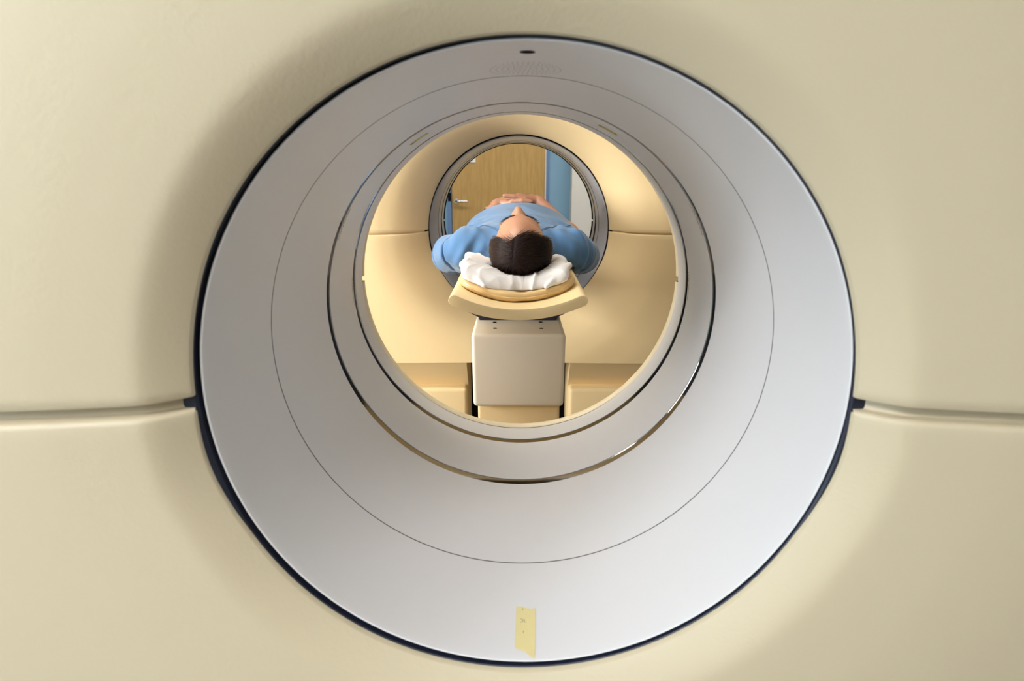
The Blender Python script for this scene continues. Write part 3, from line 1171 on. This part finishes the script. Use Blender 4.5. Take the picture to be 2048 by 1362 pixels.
# deep crease between shoulder and sleeve
for s in (-1, 1):
    cx = s * (0.232 if s < 0 else 0.222)
    cr = np.abs((x - cx) * 1.0 - s * (-0.45) * (y - 2.17) - s * 0.9 * (z - 1.0) ** 2 * 3)
    fold -= 0.011 * np.exp(-(cr / 0.0065) ** 2) * np.clip((z - 0.93) / 0.03, 0, 1) * np.clip((1.09 - z) / 0.04, 0, 1) * (np.sign(x) == s) * np.clip((2.24 - y) / 0.03, 0, 1)
fold *= np.clip((2.31 - y) / 0.03, 0, 1) * (ax > 0.19) + (ax <= 0.19)
S.F = S.F - fold.astype(np.float32)
rest_on_pad(S)
shirt = S.obj('shirt', 'scrub_blue', person, 1)
SB = bvh(shirt)


def drape(pts, lift=0.0008):
    out = []
    for x, y in pts:
        h = SB.ray_cast(Vector((x, y, 1.5)), Vector((0, 0, -1)))
        if h[0]:
            out.append(h[0] + h[1] * lift)
    return out


for s in (-1, 1):
    line = []
    for i in range(26):
        t = i / 25
        line.append((s * (0.062 + 0.112 * t) + 0.002, 2.095 + 0.125 * t + 0.05 * t * t))
    for off in (0.0, 0.009):
        P = drape([(x, y + off) for x, y in line])
        if len(P) > 3:
            V, F = tube(P, 0.0007, 6)
            mesh_obj('seam', V, F, 'scrub_seam', shirt)
# stitched hems of the two sleeves
for s in (-1, 1):
    a, b, ra, rb = [np.array(v_) for v_ in SHS[s]]
    u = (b - a) / np.linalg.norm(b - a)
    e1 = np.cross(u, (0, 0, 1.0))
    e1 /= np.linalg.norm(e1)
    e2 = np.cross(u, e1)
    P = []
    for i in range(41):
        g = 2 * PI * i / 40
        c = b - u * 0.020 + e1 * math.cos(g) * float(rb) * 1.02 + e2 * math.sin(g) * float(rb) * 0.88
        h = SB.find_nearest(Vector(c))
        P.append(h[0] + h[1] * 0.0003)
    V, F = tube(P, 0.0007, 6)
    mesh_obj('hem', V, F, 'scrub_seam', shirt)
# trousers
T = Field((-0.24, 2.70, 0.91), (0.24, 3.60, 1.16), 0.008)
T.ell((0, 2.80, 1.040), (0.176, 0.15, 0.091), 0.0)
for s in (-1, 1):
    T.cone((s * 0.085, 2.82, 1.035), (s * 0.095, 3.22, 1.030), 0.088, 0.066, 0.03)
    T.cone((s * 0.095, 3.22, 1.030), (s * 0.105, 3.54, 1.012), 0.066, 0.052, 0.03)
sl, x, y, z = T.all()
T.carve(sl, (3.53 - y) + 0 * x + 0 * z)
rest_on_pad(T)
T.obj('trousers', 'trousers', person, 1)

# hair: base volume and strands
H = Field((-0.13, 1.76, 0.95), (0.14, 2.03, 1.16), 0.003)
H.ell(HC + np.array((0.001, -0.001, -0.002)), CR + np.array((0.0115, 0.010, 0.008)), 0.0)
sl, x, y, z = H.all()
edge = z - (hair_z(x, y) - 0.001) + 0.0025 * np.sin(420 * x + 3 * np.sin(300 * y)) + 0.002 * np.sin(260 * x + 150 * y)
H.F = np.maximum(H.F, edge)
back = y - (1.985 - 0.5 * np.maximum(z - 1.02, 0))
H.F = np.maximum(H.F, back)
part = np.sqrt((x + 0.016 - 0.10 * (z - 1.08)) ** 2 + (y - 1.80) ** 2 * 0.0)
H.F = H.F + 0.0025 * np.exp(-(part / 0.003) ** 2) * np.clip((z - 1.035) / 0.02, 0, 1)
hair = H.obj('hair', 'hair_base', person, 1)

rnd = random.Random(11)
V, F = [], []
W0 = np.array((-0.016, 1.806, 1.066))                  # crown whorl
eR = CR + np.array((0.0115, 0.010, 0.008))
HCc = HC + np.array((0.001, -0.001, -0.002))


def to_shell(p, off):
    q = (p - HCc) / eR
    l = np.linalg.norm(q)
    s_ = HCc + q / l * eR
    nrm = q / l / eR
    nrm = nrm / np.linalg.norm(nrm)
    return s_ + nrm * off, nrm


cnt = 0
while cnt < 9000:
    g = np.array([rnd.gauss(0, 1) for _ in range(3)])
    g /= np.linalg.norm(g)
    p = HCc + g * eR
    if p[1] > 1.965 or p[2] > hair_z(p[0], p[1]) + 0.002 + rnd.uniform(-0.004, 0.002):
        continue
    cnt += 1
    p, nrm = to_shell(p, -0.002)
    # flow away from the parting: to its two sides, forward over the forehead on the right, down at the back
    side = p[0] + 0.016 - 0.10 * (p[2] - 1.08)
    d = p - W0
    d = d + np.array((0.05 * np.sign(side), 0.0, 0.0)) * (1 if p[2] > 1.04 else 0.2)
    if p[2] < 1.03:
        d = d + np.array((0, 0.0, -0.06))
    d += np.array([rnd.gauss(0, 0.007) for _ in range(3)])
    L = rnd.uniform(0.035, 0.070)
    if p[2] > hair_z(p[0], p[1]) - 0.02:
        L *= 0.55
    lift = rnd.uniform(0.0005, 0.0045)
    low = p[2] < 1.030
    spike = rnd.random()
    if low:
        L *= 1.0 + 0.5 * rnd.random()
    n = 6
    P = []
    q = p.copy()
    for i in range(n):
        t = i / (n - 1)
        qq, nn = to_shell(q, -0.002 + lift * (0.4 + 1.2 * t) + ((0.008 + 0.016 * (spike > 0.7)) * t * t * spike if low else 0))
        P.append(Vector(qq))
        tang = d - nn * float(d @ nn)
        tang /= (np.linalg.norm(tang) + 1e-9)
        q = q + tang * (L / (n - 1))
    r0 = rnd.uniform(0.00028, 0.0005)
    v_, f_ = tube(P, [r0, r0, r0, r0 * 0.85, r0 * 0.6, r0 * 0.15], 3, False)
    b = len(V)
    V += v_
    F += [tuple(i + b for i in ff) for ff in f_]
st = mesh_obj('hair_strands', V, F, 'hair', hair)
st['kind'] = 'stuff'
# eyebrows
PB = bvh(person)
for s in (-1, 1):
    V, F = [], []
    for i in range(110):
        t = rnd.random()
        x = 0.001 + s * (0.012 + 0.040 * t)
        y = 1.917 - 0.004 * math.sin(PI * t) + rnd.uniform(-0.003, 0.003)
        h = PB.ray_cast(Vector((x, y, 1.4)), Vector((0, 0, -1)))
        if not h[0]:
            continue
        p = h[0]
        dv = Vector((s * rnd.uniform(0.5, 1.0), rnd.uniform(-0.9, -0.1), 0.0)).normalized()
        ln = rnd.uniform(0.004, 0.008)
        v_, f_ = tube([p, p + dv * ln * 0.5 + h[1] * 0.0015, p + dv * ln + h[1] * rnd.uniform(0.001, 0.004)], [0.0004, 0.0003, 0.0001], 3, False)
        b = len(V)
        V += v_
        F += [tuple(k_ + b for k_ in ff) for ff in f_]
    eb = mesh_obj('eyebrow', V, F, 'hair', person)
    eb['kind'] = 'stuff'

# ------------------------------------------------------------------ pillow
Pf = Field((-0.20, 1.71, 0.94), (0.19, 2.10, 1.09), 0.0032)
sl, x, y, z = Pf.all()
tz = 0.940 + AR - np.sqrt(AR * AR - (x - XC) ** 2) + TH
xc = x + 0.012
base_z = tz + 0.022 + 0.02 * np.abs(xc) ** 1.5
hw, hd = 0.152, 0.135
yc = 1.893
wob = 0.006 * np.sin(31 * x + 1.0) + 0.004 * np.sin(57 * x + 2.2)
thick = 0.030 + 0.000 * np.clip(np.abs(xc) / 0.15, 0, 1)
thick = thick * np.clip(1 - 0.45 * np.clip((1.83 - y) / 0.09, 0, 1) ** 2, 0.3, 1)
q1 = np.abs(xc) - (hw - 0.03)
q2 = np.abs(y - yc - wob * 0.6 - 0.6 * xc * xc) - (hd - 0.03)
q3 = np.abs(z - base_z + 0.3 * np.clip(1.83 - y, 0, 0.1)) - (thick - 0.03)
d = np.sqrt(np.maximum(q1, 0) ** 2 + np.maximum(q2, 0) ** 2 + np.maximum(q3, 0) ** 2) + np.minimum(np.maximum(np.maximum(q1, q2), q3), 0) - 0.028
rad = np.sqrt(xc * xc + (y - 1.93) ** 2)
ang = np.arctan2(xc, 1.93 - y)
w1 = 4.5 * ang + 9 * rad + 1.2 * np.sin(5 * ang + 30 * rad)
w2 = 9.0 * ang - 21 * rad + 1.6 * np.sin(8 * ang) + 1.0
fold = 0.0065 * (1 - np.abs(np.sin(w1))) ** 3 * np.clip((rad - 0.085) / 0.05, 0, 1)
fold += 0.0030 * (1 - np.abs(np.sin(w2))) ** 4 * np.clip((rad - 0.09) / 0.05, 0, 1) - 0.0015
Pf.F[sl] = (d - fold).astype(np.float32)
Pf.ell(HC + np.array((0, 0.0, -0.004)), CR + np.array((0.012, 0.012, 0.008)), 0.02, carve=True)
# turned-over corners of the pillowcase
Pf.cone((-0.156, 1.83, 1.030), (-0.095, 1.752, 0.984), 0.012, 0.006, 0.006)
Pf.cone((0.138, 1.83, 1.028), (0.072, 1.756, 0.980), 0.010, 0.006, 0.006)
Pf.carve(sl, z - tz - 0.001)
pil = Pf.obj('pillow', 'pillow_white', None, 1)
tag(pil, 'rumpled white pillow under the patient\'s head on the couch pad', 'pillow')

# loose hair tips lying out over the pillow
PV = bvh(pil)
V, F = [], []
for i in range(120):
    a = rnd.gauss(0.05, 0.50)
    dx, dy = math.sin(a), -math.cos(a)
    start = None
    for k in range(60):
        r_ = 0.03 + 0.0025 * k
        x_, y_ = HCc[0] + dx * r_, HCc[1] + dy * r_
        h = PV.ray_cast(Vector((x_, y_, 1.2)), Vector((0, 0, -1)))
        if h[0] is None:
            continue
        if np.linalg.norm((np.array(h[0]) - HCc) / eR) > 1.10:
            start = r_
            break
    if start is None:
        continue
    ln = rnd.uniform(0.004, 0.024) * (1.0 if rnd.random() < 0.8 else 1.4)
    bend = rnd.gauss(0, 0.006)
    P = []
    for k in range(5):
        t = k / 4
        r_ = start - 0.008 + ln * t
        x_, y_ = HCc[0] + dx * r_ + bend * t * t, HCc[1] + dy * r_
        h = PV.ray_cast(Vector((x_, y_, 1.2)), Vector((0, 0, -1)))
        if h[0] is None:
            break
        P.append(h[0] + h[1] * (0.0012 + 0.003 * t * rnd.random()))
    if len(P) < 5:
        continue
    v_, f_ = tube(P, [0.0009, 0.0007, 0.0005, 0.0003, 0.0001], 3, False)
    b = len(V)
    V += v_
    F += [tuple(k_ + b for k_ in ff) for ff in f_]
tips = mesh_obj('hair_tips', V, F, 'hair', hair)
tips['kind'] = 'stuff'
